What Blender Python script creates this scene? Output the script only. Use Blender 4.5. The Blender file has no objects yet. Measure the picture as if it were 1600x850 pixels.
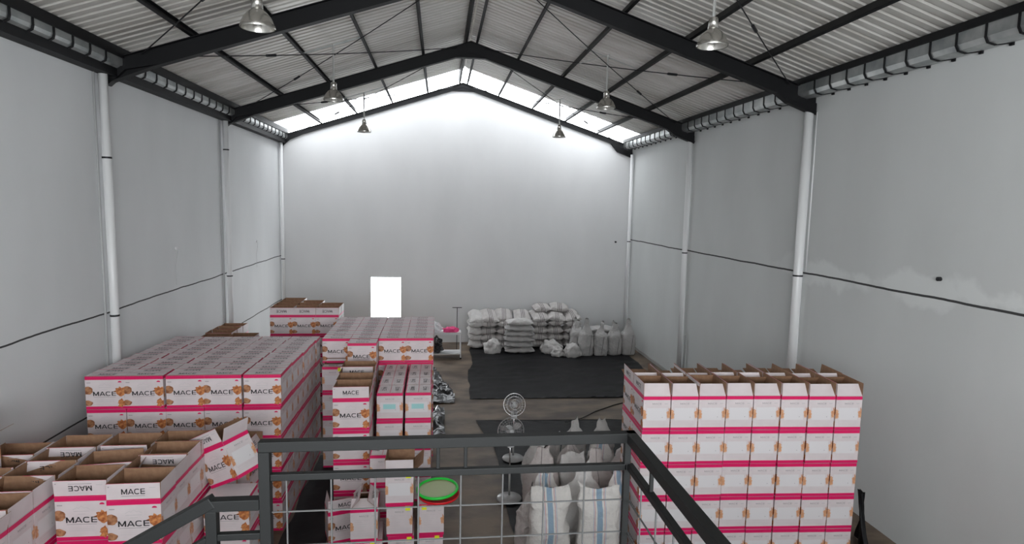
import bpy, math, random
from mathutils import Vector, Matrix, Euler, noise
D = bpy.data
COL = bpy.context.scene.collection
PI = math.pi
def R(a): return math.radians(a)

# ------------------------------------------------------------------ camera, world, exposure
scene = bpy.context.scene
cam_data = D.cameras.new('camera'); cam = D.objects.new('camera', cam_data); COL.objects.link(cam)
cam_data.sensor_width = 36; cam_data.sensor_fit = 'HORIZONTAL'; cam_data.lens = 36 * 960 / 1600
cam_data.clip_start = 0.05; cam_data.clip_end = 300
_r = Vector((0.993074, -0.115732, 0.020246)); _u = Vector((-0.007448, 0.109966, 0.993907)); _f = Vector((0.117253, 0.987175, -0.108342))
cam.matrix_world = Matrix(((_r.x, _u.x, -_f.x, 0), (_r.y, _u.y, -_f.y, 0), (_r.z, _u.z, -_f.z, 4.98), (0, 0, 0, 1)))
scene.camera = cam
scene.view_settings.view_transform = 'Standard'; scene.view_settings.look = 'None'
scene.view_settings.exposure = 0.92; scene.view_settings.gamma = 1.0; scene.view_settings.use_curve_mapping = False
world = D.worlds.new('sky'); scene.world = world; world.use_nodes = True
bg = world.node_tree.nodes['Background']; bg.inputs[0].default_value = (0.93, 0.97, 1.0, 1); bg.inputs[1].default_value = 8.2

def portal(name, loc, rot, sx, sy):
    l = D.lights.new(name, 'AREA'); l.shape = 'RECTANGLE'; l.size = sx; l.size_y = sy; l.cycles.is_portal = True
    o = D.objects.new(name, l); COL.objects.link(o); o.location = loc; o.rotation_euler = rot
portal('front_opening_daylight', (0.76, -4.02, 4.7), (R(90), 0, 0), 8.4, 3.3)
portal('roof_slot_daylight', (0.76, 21.0, 9.6), (0, 0, 0), 12.3, 1.9)
portal('doorway_daylight', (-1.89, 21.98, 1.2), (R(-90), 0, 0), 1.05, 2.35)

# ------------------------------------------------------------------ materials
def mat(name, col, rough=0.6, metal=0.0, spec=0.5):
    m = D.materials.new(name); m.use_nodes = True
    b = m.node_tree.nodes['Principled BSDF']
    b.inputs['Base Color'].default_value = (*col, 1); b.inputs['Roughness'].default_value = rough
    b.inputs['Metallic'].default_value = metal; b.inputs['Specular IOR Level'].default_value = spec
    return m
def nt(m): return m.node_tree.nodes, m.node_tree.links, m.node_tree.nodes['Principled BSDF']
def noisy(m, c1, c2, scale=2.0, detail=4, lo=0.35, hi=0.65, stretch=(1, 1, 1), bump=0.0, bscale=None, rough=None):
    n, l, b = nt(m)
    tc = n.new('ShaderNodeTexCoord'); mp = n.new('ShaderNodeMapping'); mp.inputs['Scale'].default_value = stretch
    l.new(tc.outputs['Object'], mp.inputs[0])
    t = n.new('ShaderNodeTexNoise'); t.inputs['Scale'].default_value = scale; t.inputs['Detail'].default_value = detail
    l.new(mp.outputs[0], t.inputs['Vector'])
    r = n.new('ShaderNodeValToRGB'); r.color_ramp.elements[0].position = lo; r.color_ramp.elements[1].position = hi
    r.color_ramp.elements[0].color = (*c1, 1); r.color_ramp.elements[1].color = (*c2, 1)
    l.new(t.outputs[0], r.inputs[0]); l.new(r.outputs[0], b.inputs['Base Color'])
    if rough:
        rr = n.new('ShaderNodeMapRange'); rr.inputs[3].default_value = rough[0]; rr.inputs[4].default_value = rough[1]
        l.new(t.outputs[0], rr.inputs[0]); l.new(rr.outputs[0], b.inputs['Roughness'])
    if bump:
        t2 = n.new('ShaderNodeTexNoise'); t2.inputs['Scale'].default_value = bscale or scale * 6; t2.inputs['Detail'].default_value = 4
        l.new(mp.outputs[0], t2.inputs['Vector'])
        bp = n.new('ShaderNodeBump'); bp.inputs['Strength'].default_value = bump; bp.inputs['Distance'].default_value = 0.02
        l.new(t2.outputs[0], bp.inputs['Height']); l.new(bp.outputs[0], b.inputs['Normal'])
    return m, r

def wall_mat(name, base, joints, patch=None):
    """painted plaster with dark joint lines at given heights (object z) that wander a little"""
    m = mat(name, base, 0.75, 0, 0.3)
    n, l, b = nt(m)
    tc = n.new('ShaderNodeTexCoord')
    t = n.new('ShaderNodeTexNoise'); t.inputs['Scale'].default_value = 0.55; t.inputs['Detail'].default_value = 6
    mp = n.new('ShaderNodeMapping'); mp.inputs['Scale'].default_value = (1, 1, 0.45)
    l.new(tc.outputs['Object'], mp.inputs[0]); l.new(mp.outputs[0], t.inputs[0])
    r = n.new('ShaderNodeValToRGB'); r.color_ramp.elements[0].position = 0.3; r.color_ramp.elements[1].position = 0.75
    r.color_ramp.elements[0].color = (*[c * 0.93 for c in base], 1); r.color_ramp.elements[1].color = (*[min(1, c * 1.06) for c in base], 1)
    l.new(t.outputs[0], r.inputs[0]); cur = r.outputs[0]
    sep = n.new('ShaderNodeSeparateXYZ'); l.new(tc.outputs['Object'], sep.inputs[0])
    w = n.new('ShaderNodeTexNoise'); w.inputs['Scale'].default_value = 0.8; w.inputs['Detail'].default_value = 5
    mp2 = n.new('ShaderNodeMapping'); mp2.inputs['Scale'].default_value = (1, 1, 0); l.new(tc.outputs['Object'], mp2.inputs[0]); l.new(mp2.outputs[0], w.inputs[0])
    wm = n.new('ShaderNodeMath'); wm.operation = 'MULTIPLY_ADD'; wm.inputs[1].default_value = 0.07; l.new(w.outputs[0], wm.inputs[0]); l.new(sep.outputs[2], wm.inputs[2])
    if patch:                      # pale efflorescence stain along the joint
        z0, half = patch
        pd = n.new('ShaderNodeMath'); pd.operation = 'SUBTRACT'; pd.inputs[1].default_value = z0; l.new(sep.outputs[2], pd.inputs[0])
        pa = n.new('ShaderNodeMath'); pa.operation = 'ABSOLUTE'; l.new(pd.outputs[0], pa.inputs[0])
        pn = n.new('ShaderNodeTexNoise'); pn.inputs['Scale'].default_value = 1.5; pn.inputs['Detail'].default_value = 8; l.new(tc.outputs['Object'], pn.inputs[0])
        pm = n.new('ShaderNodeMath'); pm.operation = 'MULTIPLY_ADD'; pm.inputs[1].default_value = 2.2 * half; pm.inputs[2].default_value = -half * 0.65; l.new(pn.outputs[0], pm.inputs[0])
        ps = n.new('ShaderNodeMath'); ps.operation = 'SUBTRACT'; l.new(pm.outputs[0], ps.inputs[0]); l.new(pa.outputs[0], ps.inputs[1])
        pr = n.new('ShaderNodeMapRange'); pr.inputs[1].default_value = 0; pr.inputs[2].default_value = 0.12; pr.inputs[4].default_value = 0.55; l.new(ps.outputs[0], pr.inputs[0])
        yr = n.new('ShaderNodeMapRange'); yr.inputs[1].default_value = 12.5; yr.inputs[2].default_value = 10.5; l.new(sep.outputs[1], yr.inputs[0])
        pz = n.new('ShaderNodeMath'); pz.operation = 'MULTIPLY'; l.new(pr.outputs[0], pz.inputs[0]); l.new(yr.outputs[0], pz.inputs[1])
        mx = n.new('ShaderNodeMixRGB'); l.new(pz.outputs[0], mx.inputs[0]); l.new(cur, mx.inputs[1]); mx.inputs[2].default_value = (*[min(1, c * 1.28) for c in base], 1); cur = mx.outputs[0]
    for (z, hw) in joints:
        d = n.new('ShaderNodeMath'); d.operation = 'SUBTRACT'; d.inputs[1].default_value = z + 0.035; l.new(wm.outputs[0], d.inputs[0])
        a = n.new('ShaderNodeMath'); a.operation = 'ABSOLUTE'; l.new(d.outputs[0], a.inputs[0])
        c = n.new('ShaderNodeMath'); c.operation = 'LESS_THAN'; c.inputs[1].default_value = hw; l.new(a.outputs[0], c.inputs[0])
        mx = n.new('ShaderNodeMixRGB'); l.new(c.outputs[0], mx.inputs[0]); l.new(cur, mx.inputs[1]); mx.inputs[2].default_value = (0.05, 0.05, 0.05, 1); cur = mx.outputs[0]
    l.new(cur, b.inputs['Base Color'])
    return m

M = {}
WB = (0.70, 0.71, 0.715)
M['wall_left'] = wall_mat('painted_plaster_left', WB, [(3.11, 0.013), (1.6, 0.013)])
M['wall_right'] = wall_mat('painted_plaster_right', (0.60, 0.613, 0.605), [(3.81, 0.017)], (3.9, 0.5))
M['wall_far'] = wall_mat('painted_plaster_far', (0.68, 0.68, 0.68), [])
M['floor'], _ = noisy(mat('concrete', (.3, .3, .3), 0.5), (0.060, 0.038, 0.024), (0.20, 0.152, 0.108), 0.9, 9, 0.38, 0.62, (1, 1.7, 1), 0.15, 14, rough=(0.35, 0.75))
M['sheet'], _ = noisy(mat('galvalume_sheet', (.6, .6, .6), 0.40, 0.35), (0.50, 0.475, 0.435), (0.70, 0.68, 0.645), 1.1, 3, 0.3, 0.7, (0.4, 2.5, 1))
M['galv'], _ = noisy(mat('galvanised_gutter', (.5, .5, .5), 0.38, 0.7), (0.30, 0.32, 0.32), (0.50, 0.51, 0.50), 3, 4)
M['steel'] = mat('dark_painted_steel', (0.006, 0.006, 0.007), 0.55, 0, 0.22)
M['rail'] = mat('charcoal_enamel', (0.009, 0.0095, 0.0095), 0.5, 0, 0.2)
M['rod'] = mat('brace_rod', (0.02, 0.02, 0.022), 0.5, 0.5)
M['mesh_rod'] = mat('mesh_rod_grey', (0.10, 0.10, 0.10), 0.45, 0.4)
M['pvc'] = mat('white_pvc', (0.74, 0.74, 0.74), 0.35)
M['pvc_grey'] = mat('grey_conduit', (0.42, 0.42, 0.42), 0.5)
M['alu'] = mat('lamp_aluminium', (0.62, 0.60, 0.56), 0.25, 0.9)
M['lamp_glass'] = mat('lamp_bulb_glass', (0.8, 0.8, 0.78), 0.1)
M['white_rod'] = mat('white_lamp_rod', (0.8, 0.8, 0.78), 0.4)
M['board'], _ = noisy(mat('white_board', (.8, .74, .75), 0.5), (0.66, 0.585, 0.595), (0.71, 0.635, 0.645), 5, 3)
M['kraft'], _ = noisy(mat('kraft_board', (.4, .25, .15), 0.8), (0.235, 0.125, 0.07), (0.30, 0.168, 0.097), 14, 3)
M['pink'] = mat('pink_print', (0.70, 0.006, 0.115), 0.45)
M['ink'] = mat('black_print', (0.018, 0.017, 0.02), 0.5)
M['grey_ink'] = mat('grey_print', (0.36, 0.33, 0.34), 0.6)
M['faint_ink'] = mat('faint_print', (0.58, 0.54, 0.55), 0.6)
M['panel'] = mat('glossy_white_panel', (0.72, 0.69, 0.705), 0.35)
M['nut'], _ = noisy(mat('nutmeg_print', (.3, .12, .05), 0.5), (0.22, 0.075, 0.03), (0.50, 0.24, 0.12), 22, 3)
M['mace'], _ = noisy(mat('mace_print', (.6, .2, .05), 0.5), (0.34, 0.085, 0.025), (0.68, 0.29, 0.10), 26, 3)
M['yellow'] = mat('yellow_sticker', (0.85, 0.88, 0.03), 0.5)
M['teal'] = mat('pale_blue_label', (0.36, 0.66, 0.66), 0.5)
M['tarp'], _ = noisy(mat('black_plastic', (.02, .02, .02), 0.5, 0, .15), (0.008, 0.008, 0.009), (0.015, 0.015, 0.016), 2, 3, bump=0.5, bscale=2.2)
M['silver'], _ = noisy(mat('shiny_dark_film', (.1, .1, .1), 0.2, 0.0, 1.0), (0.010, 0.010, 0.012), (0.05, 0.05, 0.055), 4, 4)
M['film'] = mat('white_plastic_film', (0.8, 0.8, 0.82), 0.3)
M['cart'] = mat('white_trolley_enamel', (0.75, 0.75, 0.76), 0.4)
M['pinkcloth'] = mat('pink_cloth', (0.75, 0.06, 0.22), 0.7)
M['fan'] = mat('grey_fan_plastic', (0.40, 0.40, 0.40), 0.35)
M['fan_blade'] = mat('smoky_fan_blade', (0.20, 0.19, 0.19), 0.2)
M['chrome'] = mat('chrome_wire', (0.7, 0.7, 0.7), 0.25, 0.9)
M['lid_green'] = mat('green_lid', (0.02, 0.62, 0.06), 0.35)
M['lid_inner'] = mat('olive_lid_middle', (0.36, 0.42, 0.20), 0.4)
M['lid_red'] = mat('red_lid', (0.75, 0.01, 0.02), 0.35)
m = D.materials.new('translucent_roof_sheet'); m.use_nodes = True; n_ = m.node_tree.nodes; n_.remove(n_['Principled BSDF'])
tr_ = n_.new('ShaderNodeBsdfTranslucent'); tr_.inputs[0].default_value = (.36, .36, .365, 1); m.node_tree.links.new(tr_.outputs[0], n_['Material Output'].inputs[0]); M['translucent'] = m
M['mace_pale'], _ = noisy(mat('pale_mace_print', (.6, .3, .15), 0.5), (0.55, 0.24, 0.12), (0.74, 0.42, 0.24), 26, 3)
M['conc'] = mat('slab_concrete', (0.35, 0.35, 0.34), 0.8)

def sack_mat(name, base, stripes, axis=0):
    m = mat(name, base, 0.7, 0, 0.3); n, l, b = nt(m)
    tc = n.new('ShaderNodeTexCoord'); sep = n.new('ShaderNodeSeparateXYZ'); l.new(tc.outputs['Object'], sep.inputs[0])
    t = n.new('ShaderNodeTexNoise'); t.inputs['Scale'].default_value = 5; t.inputs['Detail'].default_value = 5; l.new(tc.outputs['Object'], t.inputs[0])
    r = n.new('ShaderNodeValToRGB'); r.color_ramp.elements[0].position = .3; r.color_ramp.elements[1].position = .7
    r.color_ramp.elements[0].color = (*[c * .9 for c in base], 1); r.color_ramp.elements[1].color = (*base, 1); l.new(t.outputs[0], r.inputs[0]); cur = r.outputs[0]
    for (c, hw, col) in stripes:
        d = n.new('ShaderNodeMath'); d.operation = 'SUBTRACT'; d.inputs[1].default_value = c; l.new(sep.outputs[axis], d.inputs[0])
        a = n.new('ShaderNodeMath'); a.operation = 'ABSOLUTE'; l.new(d.outputs[0], a.inputs[0])
        k = n.new('ShaderNodeMath'); k.operation = 'LESS_THAN'; k.inputs[1].default_value = hw; l.new(a.outputs[0], k.inputs[0])
        mx = n.new('ShaderNodeMixRGB'); l.new(k.outputs[0], mx.inputs[0]); l.new(cur, mx.inputs[1]); mx.inputs[2].default_value = (*col, 1); cur = mx.outputs[0]
    l.new(cur, b.inputs['Base Color'])
    wv = n.new('ShaderNodeTexNoise'); wv.inputs['Scale'].default_value = 9; wv.inputs['Detail'].default_value = 6; l.new(tc.outputs['Object'], wv.inputs[0])
    bp = n.new('ShaderNodeBump'); bp.inputs['Strength'].default_value = 0.9; bp.inputs['Distance'].default_value = 0.05; l.new(wv.outputs[0], bp.inputs['Height']); l.new(bp.outputs[0], b.inputs['Normal'])
    return m
GR = (0.16, 0.14, 0.14)
M['sack_plain'] = sack_mat('plain_woven_sack', (0.50, 0.485, 0.475), [])
M['sack_striped'] = sack_mat('striped_woven_sack', (0.56, 0.53, 0.515), [(-0.06, .011, GR), (0, .011, GR), (0.06, .011, GR)])
M['sack_blue'] = sack_mat('blue_striped_woven_sack', (0.64, 0.61, 0.585), [(0, .038, (.24, .33, .42)), (-.068, .004, (.45, .2, .22)), (.068, .004, (.45, .2, .22)), (-.085, .004, (.3, .34, .45)), (.085, .004, (.3, .34, .45))])
M['sack_white'] = sack_mat('white_woven_sack', (0.60, 0.58, 0.565), [])
M['sack_beige'] = sack_mat('beige_woven_sack', (0.50, 0.45, 0.435), [(0.0, .006, GR)])
M['seam'] = mat('dark_sack_seam', (0.04, 0.04, 0.04), 0.7)

# ------------------------------------------------------------------ mesh builder
class MB:
    def __init__(s): s.v = []; s.f = []; s.m = []; s.mats = []
    def mi(s, name):
        if name not in s.mats: s.mats.append(name)
        return s.mats.index(name)
    def poly(s, pts, m):
        i = len(s.v); s.v += [tuple(p) for p in pts]; s.f.append(tuple(range(i, i + len(pts)))); s.m.append(s.mi(m))
    def raw(s, vs, fs, m):
        i = len(s.v); s.v += [tuple(p) for p in vs]; k = s.mi(m)
        for f in fs: s.f.append(tuple(i + q for q in f)); s.m.append(k)
    def box(s, a, b, m, M_=None):
        x0, y0, z0 = a; x1, y1, z1 = b
        vs = [(x0, y0, z0), (x1, y0, z0), (x1, y1, z0), (x0, y1, z0), (x0, y0, z1), (x1, y0, z1), (x1, y1, z1), (x0, y1, z1)]
        if M_ is not None: vs = [M_ @ Vector(p) for p in vs]
        s.raw(vs, [(0, 3, 2, 1), (4, 5, 6, 7), (0, 1, 5, 4), (1, 2, 6, 5), (2, 3, 7, 6), (3, 0, 4, 7)], m)
    def tube(s, pts, r, m, n=8, closed=False, cap=True):
        pts = [Vector(p) for p in pts]; N = len(pts); rs = r if isinstance(r, (list, tuple)) else [r] * N
        vs = []; prev = None
        for i, p in enumerate(pts):
            if closed: t = (pts[(i + 1) % N] - pts[i - 1])
            else: t = pts[min(i + 1, N - 1)] - pts[max(i - 1, 0)]
            t.normalize()
            a = prev if prev is not None else (Vector((0, 0, 1)) if abs(t.z) < .9 else Vector((1, 0, 0)))
            a = (a - t * a.dot(t)).normalized(); prev = a; b = t.cross(a)
            for k in range(n):
                an = 2 * PI * k / n; vs.append(p + (a * math.cos(an) + b * math.sin(an)) * rs[i])
        fs = []
        for i in range(N if closed else N - 1):
            j = (i + 1) % N
            for k in range(n): fs.append((i * n + k, i * n + (k + 1) % n, j * n + (k + 1) % n, j * n + k))
        if cap and not closed: fs.append(tuple(range(n - 1, -1, -1))); fs.append(tuple((N - 1) * n + k for k in range(n)))
        s.raw(vs, fs, m)
    def lathe(s, prof, m, n=24, c=(0, 0, 0), M_=None, caps=True):
        vs = []; N = len(prof)
        for (r, z) in prof:
            for k in range(n):
                a = 2 * PI * k / n; p = Vector((c[0] + r * math.cos(a), c[1] + r * math.sin(a), c[2] + z))
                vs.append(M_ @ p if M_ is not None else p)
        fs = []
        for i in range(N - 1):
            for k in range(n): fs.append((i * n + k, i * n + (k + 1) % n, (i + 1) * n + (k + 1) % n, (i + 1) * n + k))
        if caps and prof[0][0] > 1e-6: fs.append(tuple(range(n - 1, -1, -1)))
        if caps and prof[-1][0] > 1e-6: fs.append(tuple((N - 1) * n + k for k in range(n)))
        s.raw(vs, fs, m)
    def prism(s, outline, y0, y1, m):        # outline in XZ, extruded along Y
        n = len(outline); vs = [(x, y0, z) for x, z in outline] + [(x, y1, z) for x, z in outline]
        fs = [tuple(range(n)), tuple(range(2 * n - 1, n - 1, -1))] + [(i, n + i, n + (i + 1) % n, (i + 1) % n) for i in range(n)]
        s.raw(vs, fs, m)
    def mesh(s, name, smooth=False):
        me = D.meshes.new(name); me.from_pydata(s.v, [], s.f)
        for k in s.mats: me.materials.append(M[k])
        me.polygons.foreach_set('material_index', s.m)
        if smooth: me.polygons.foreach_set('use_smooth', [True] * len(s.f))
        me.update(); return me
    def build(s, name, parent=None, smooth=False):
        o = D.objects.new(name, s.mesh(name, smooth)); COL.objects.link(o)
        if parent: o.parent = parent
        return o
def tag(o, label, cat, group=None):
    if not 4 <= len(label.split()) <= 16: print('LABEL LENGTH', len(label.split()), label)
    o['label'] = label; o['category'] = cat
    if group: o['group'] = group
    return o
def thing(name, label, cat, loc=(0, 0, 0), rz=0, group=None):
    o = D.objects.new(name, None); COL.objects.link(o); o.location = loc; o.rotation_euler = (0, 0, rz); o.empty_display_size = .1
    return tag(o, label, cat, group)
def struct(o): o['kind'] = 'structure'; return o
def clone(o, parent=None, deep=True):
    c = o.copy(); COL.objects.link(c)
    if parent: c.parent = parent
    if deep:
        for ch in o.children: clone(ch, c)
    return c
ORD = ['first', 'second', 'third', 'fourth', 'fifth', 'sixth', 'seventh', 'eighth']

# ------------------------------------------------------------------ room shell
XL, XR, YE, XA = -5.38, 6.90, 21.93, 0.76
YF = -4.0
def zr(x): return 9.15 - 0.325 * abs(x - XA)          # top of the rafters
mb = MB(); mb.box((XL - .15, YF, -.12), (XR + .15, YE + .15, 0), 'floor'); struct(mb.build('floor'))
mb = MB(); mb.box((XL - .15, YF, 0), (XL, YE + .15, 7.12), 'wall_left'); struct(mb.build('wall_left'))
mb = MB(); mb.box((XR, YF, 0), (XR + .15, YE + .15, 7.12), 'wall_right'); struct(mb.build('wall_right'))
mb = MB()   # far wall with doorway (x -2.41..-1.36, up to 2.35) and gable top
for (x0, x1, z0) in ((XL, -2.41, 0), (-2.41, -1.36, 2.35), (-1.36, XA, 0), (XA, XR, 0)):
    mb.prism([(x0, z0), (x1, z0), (x1, zr(x1) - .12), (x0, zr(x0) - .12)], YE, YE + .15, 'wall_far')
struct(mb.build('wall_far'))
mb = MB()
for a, b in (((-2.45, YE - .012, 0), (-2.41, YE + .15, 2.35)), ((-1.36, YE - .012, 0), (-1.32, YE + .15, 2.35)), ((-2.45, YE - .012, 2.35), (-1.32, YE + .15, 2.39))): mb.box(a, b, 'wall_far')
struct(mb.build('door_1'))
mb = MB()    # unseen wall behind the viewer, added to narrow the daylight opening above the mezzanine
for (x0, x1, z0, z1) in ((XL, -3.44, 0, 0), (-3.44, XA, 6.35, 0), (XA, 4.96, 6.35, 0), (4.96, XR, 0, 0)):
    mb.prism([(x0, z0), (x1, z0), (x1, zr(x1) - .02), (x0, zr(x0) - .02)], YF - .15, YF, 'wall_far')
mb.box((-3.44, YF - .15, 0), (4.96, YF, 3.06), 'wall_far')
struct(mb.build('wall_front_added'))
mb = MB(); mb.box((XR - .03, 11, 0), (XR, YE, .09), 'conc'); struct(mb.build('baseboard_right'))

def sheet(x0, x1, ya, yb, mname='sheet'):
    mb = MB(); prof = []; y = ya; p = 0.19; h = .028
    while y < yb: prof += [(y, 0), (y + .075, 0), (y + .095, h), (y + .135, h), (y + .155, 0)]; y += p
    vs = []
    for x in (x0, x1):
        for (yy, hh) in prof: vs.append((x, yy, zr(x) + .135 + hh))
    n = len(prof); fs = [(i, i + 1, n + i + 1, n + i) for i in range(n - 1)]
    mb.raw(vs, fs, mname); o = mb.build('ceiling'); struct(o)
    if mname == 'sheet': so = o.modifiers.new('thickness', 'SOLIDIFY'); so.thickness = 0.004; so.offset = 1
for xe_ in (XL - .25, XR + .25):
    xm_ = XA - .02 if xe_ < 0 else XA + .02
    sheet(xe_, xm_, YF - .2, 20.1); sheet(xe_, xm_, 20.12, 22.2, 'translucent')
mb = MB(); mb.prism([(XA - .25, zr(XA - .25) + .17), (XA, zr(XA) + .19), (XA + .25, zr(XA + .25) + .17), (XA + .25, zr(XA + .25) + .18), (XA, zr(XA) + .205), (XA - .25, zr(XA - .25) + .18)], YF - .2, 20.25, 'sheet'); struct(mb.build('trim_1'))

# rafters
def ibeam_pts(x0, x1, dz0, dz1):      # web outline between x0 and x1
    return [(x0, zr(x0)), (x1, zr(x1)), (x1, zr(x1) - dz1), (x0, zr(x0) - dz0)]
NAMES = {21.93: 'on the far gable wall', 16.43: 'nearest the far gable wall', 10.93: 'in the middle, at the front lamps', 5.43: 'nearest, above the camera'}
def truss(y, label, deep=.29, fl=.15, mname='steel'):
    t = thing('roof_frame', label, 'roof frame', (0, y, 0), 0, 'gabled steel roof frames')
    for side, xw in ((-1, XL), (1, XR)):
        web = MB(); xi = xw - side * .75; xk = xw - side * .62
        for (xa, xb, da, db) in ((XA, xi, deep, deep), (xi, xw, deep, deep + .06)):
            if side < 0: xa, xb, da, db = xb, xa, db, da
            web.prism(ibeam_pts(xa, xb, da, db), -.006, .006, mname)
            top = [(xa, zr(xa)), (xb, zr(xb)), (xb, zr(xb) - .012), (xa, zr(xa) - .012)]
            bot = [(xa, zr(xa) - da), (xb, zr(xb) - db), (xb, zr(xb) - db - .012), (xa, zr(xa) - da - .012)]
            web.prism(top, -fl / 2, fl / 2, mname); web.prism(bot, -fl / 2, fl / 2, mname)
        web.build('rafter', t)
        k = MB()
        if side < 0: o = [(xw + .02, zr(xw) - .1), (xw + .85, zr(xw + .85) - deep), (xw + .32, 7.03), (xw + .04, 6.77), (xw + .02, 6.77)]
        else: o = [(xw - .85, zr(xw - .85) - deep), (xw - .57, 6.95), (xw - .02, 6.75), (xw - .02, zr(xw) - .2), (xw - .5, zr(xw - .5) - .2)]
        k.prism(o, -.07, .07, mname); k.build('knee_bracket', t)
    a = MB(); a.prism([(XA - .42, zr(XA - .42) - deep), (XA, zr(XA) - .06), (XA + .42, zr(XA + .42) - deep), (XA + .2, 9.15 - deep - .13), (XA - .2, 9.15 - deep - .13)], -fl / 2, fl / 2, mname); a.build('apex_plate', t)
    return t
truss(16.43, 'dark steel roof frame second from the far wall, behind the middle lamps', .29)
truss(10.93, 'dark steel roof frame reaching the nearer white downpipes, between front and middle lamps', .29)
truss(5.43, 'dark steel roof frame nearest the viewer, above the front lamps', .29)
truss(21.90, 'grey steel roof frame lying along the top of the far gable wall', .16, .12)
truss(-.07, 'dark steel roof frame over the mezzanine behind the viewer', .29)

# purlins
def purlin(d, side, label, x_off=0):
    x = XA + side * d; z = zr(x)
    mb = MB(); s = side
    M_ = Matrix.Translation((x, 0, z + .002)) @ Matrix.Rotation(math.atan(.325) * side, 4, 'Y')
    for a, b in (((-.004, YF, 0), (.004, YE, .125)), ((-.004, YF, 0), (.05, YE, .008)), ((-.004, YF, .117), (.05, YE, .125)), ((.044, YF, 0), (.05, YE, .025))): mb.box(a, b, 'steel', M_)
    tag(mb.build('roof_purlin'), label, 'purlin', 'steel purlins under the roof sheets')
for side, nm in ((-1, 'left'), (1, 'right')):
    purlin(.13, side, f'dark steel purlin at the ridge on the {nm} slope', 0)
    for i, d in enumerate((1.22, 2.42, 3.62, 4.80)):
        purlin(d, side, f'dark steel purlin on the {nm} roof slope, {ORD[i]} down from the ridge')
    purlin(5.95, side, f'dark steel eave purlin above the gutter on the {nm} slope')

# brace rods in the roof plane
def rod(y0, y1, side, label):
    xe = XA + side * 5.55; xr_ = XA + side * .35
    a = Vector((xe, y0, zr(xe) - .07)); b = Vector((xr_, y1, zr(xr_) - .07))
    mid = (a + b) / 2 - Vector((0, 0, .06))
    pts = []
    for k in range(13):
        t = k / 12; p = a.lerp(b, t); p.z -= .06 * 4 * t * (1 - t); pts.append(p)
    th = thing('brace_rod', label, 'brace rod', tuple(a), 0, 'crossed brace rods under the roof')
    m_ = MB(); m_.tube([p - a for p in pts], .010, 'rod', 6); m_.build('rod', th)
    d = (b - a).normalized(); q = a.lerp(b, .3) - a - Vector((0, 0, .05)); tb = MB()
    tb.tube([q - d * .12, q - d * .1, q + d * .1, q + d * .12], [.012, .026, .026, .012], 'rod', 6); tb.build('turnbuckle', th)
bays = [(21.8, 16.5, 'far'), (16.35, 11.0, 'middle'), (10.85, 5.5, 'near')]
for y1, y0, nm in bays:
    for side, sn in ((-1, 'left'), (1, 'right')):
        rod(y0, y1, side, f'dark brace rod in the {nm} bay, {sn} slope, its low end nearer the viewer')
        rod(y1, y0, side, f'dark brace rod in the {nm} bay, {sn} slope, its low end nearer the far wall')

# gutters
def gutter(side):
    xw = XL if side < 0 else XR; s = -side
    w = .26 if side < 0 else .37
    g = thing('hanging_gutter', f'galvanised strapped gutter along the top of the {"left" if side < 0 else "right"} wall', 'gutter', (xw, 8.9, 7.03))
    prof = [(0.0, 0.04), (w * .6, 0.0), (w * .9, .025), (w, .09), (w, .26)] if side > 0 else [(0.0, .02), (w * .7, 0.0), (w * .95, .04), (w, .09), (w, .20)]
    vs = []; Y0, Y1 = YF - 8.9, 21.8 - 8.9
    for t in (Y0, Y1):
        for (x, z) in prof: vs.append((s * x, t, z))
        for (x, z) in reversed(prof): vs.append((s * (x - .006), t, z + .006))
    n = len(prof) * 2; mb = MB()
    mb.raw(vs, [(i, (i + 1) % n, n + (i + 1) % n, n + i) for i in range(n)], 'galv'); mb.build('channel', g)
    y = Y0 + .22; hw = .014 if side > 0 else .02
    while y < Y1:
        yy = y + 8.9
        if min(abs(yy - q) for q in (-.07, 5.43, 10.93, 16.43, 21.9)) > .12:
            st = MB(); pr = [(x + .012, z - .012) for x, z in prof]; ins = [(x - .01, z + .01) for x, z in prof][::-1]; rg = pr + ins; nn = len(rg)
            st.raw([(s * x, y - hw, z) for x, z in rg] + [(s * x, y + hw, z) for x, z in rg], [(i, (i + 1) % nn, nn + (i + 1) % nn, nn + i) for i in range(nn)] + [tuple([i, i + 1, nn - 2 - i, nn - 1 - i]) for i in range(len(pr) - 1)] + [tuple([nn + i, nn + i + 1, 2 * nn - 2 - i, 2 * nn - 1 - i]) for i in range(len(pr) - 1)], 'steel')
            st.box((min(0, s * .03), y - .025, .0), (max(0, s * .03), y + .025, .06), 'steel')
            st.build('strap', g)
        y += .43
    b = MB(); bx0, bx1 = sorted((s * (w - .05), s * (w + .03))); b.box((bx0, Y0, prof[-1][1] - .02), (bx1, Y1, .345 if side > 0 else .33), 'steel')
    b.build('edge_beam', g)
    if side < 0:
        b = MB(); b.box((0, Y0, -.12), (.2, Y1, -.11), 'steel'); b.box((.19, Y0, -.11), (.2, Y1, .01), 'steel'); b.build('ledge_angle', g)
gutter(-1); gutter(1)

# mezzanine floor and landing that carry the viewer
mb = MB(); mb.box((XL, YF, 2.9), (XR, -.8, 3.06), 'conc'); struct(mb.build('floor'))
mb = MB(); mb.box((-.70, -.8, 2.94), (.80, 2.32, 3.06), 'conc'); struct(mb.build('floor'))

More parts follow.
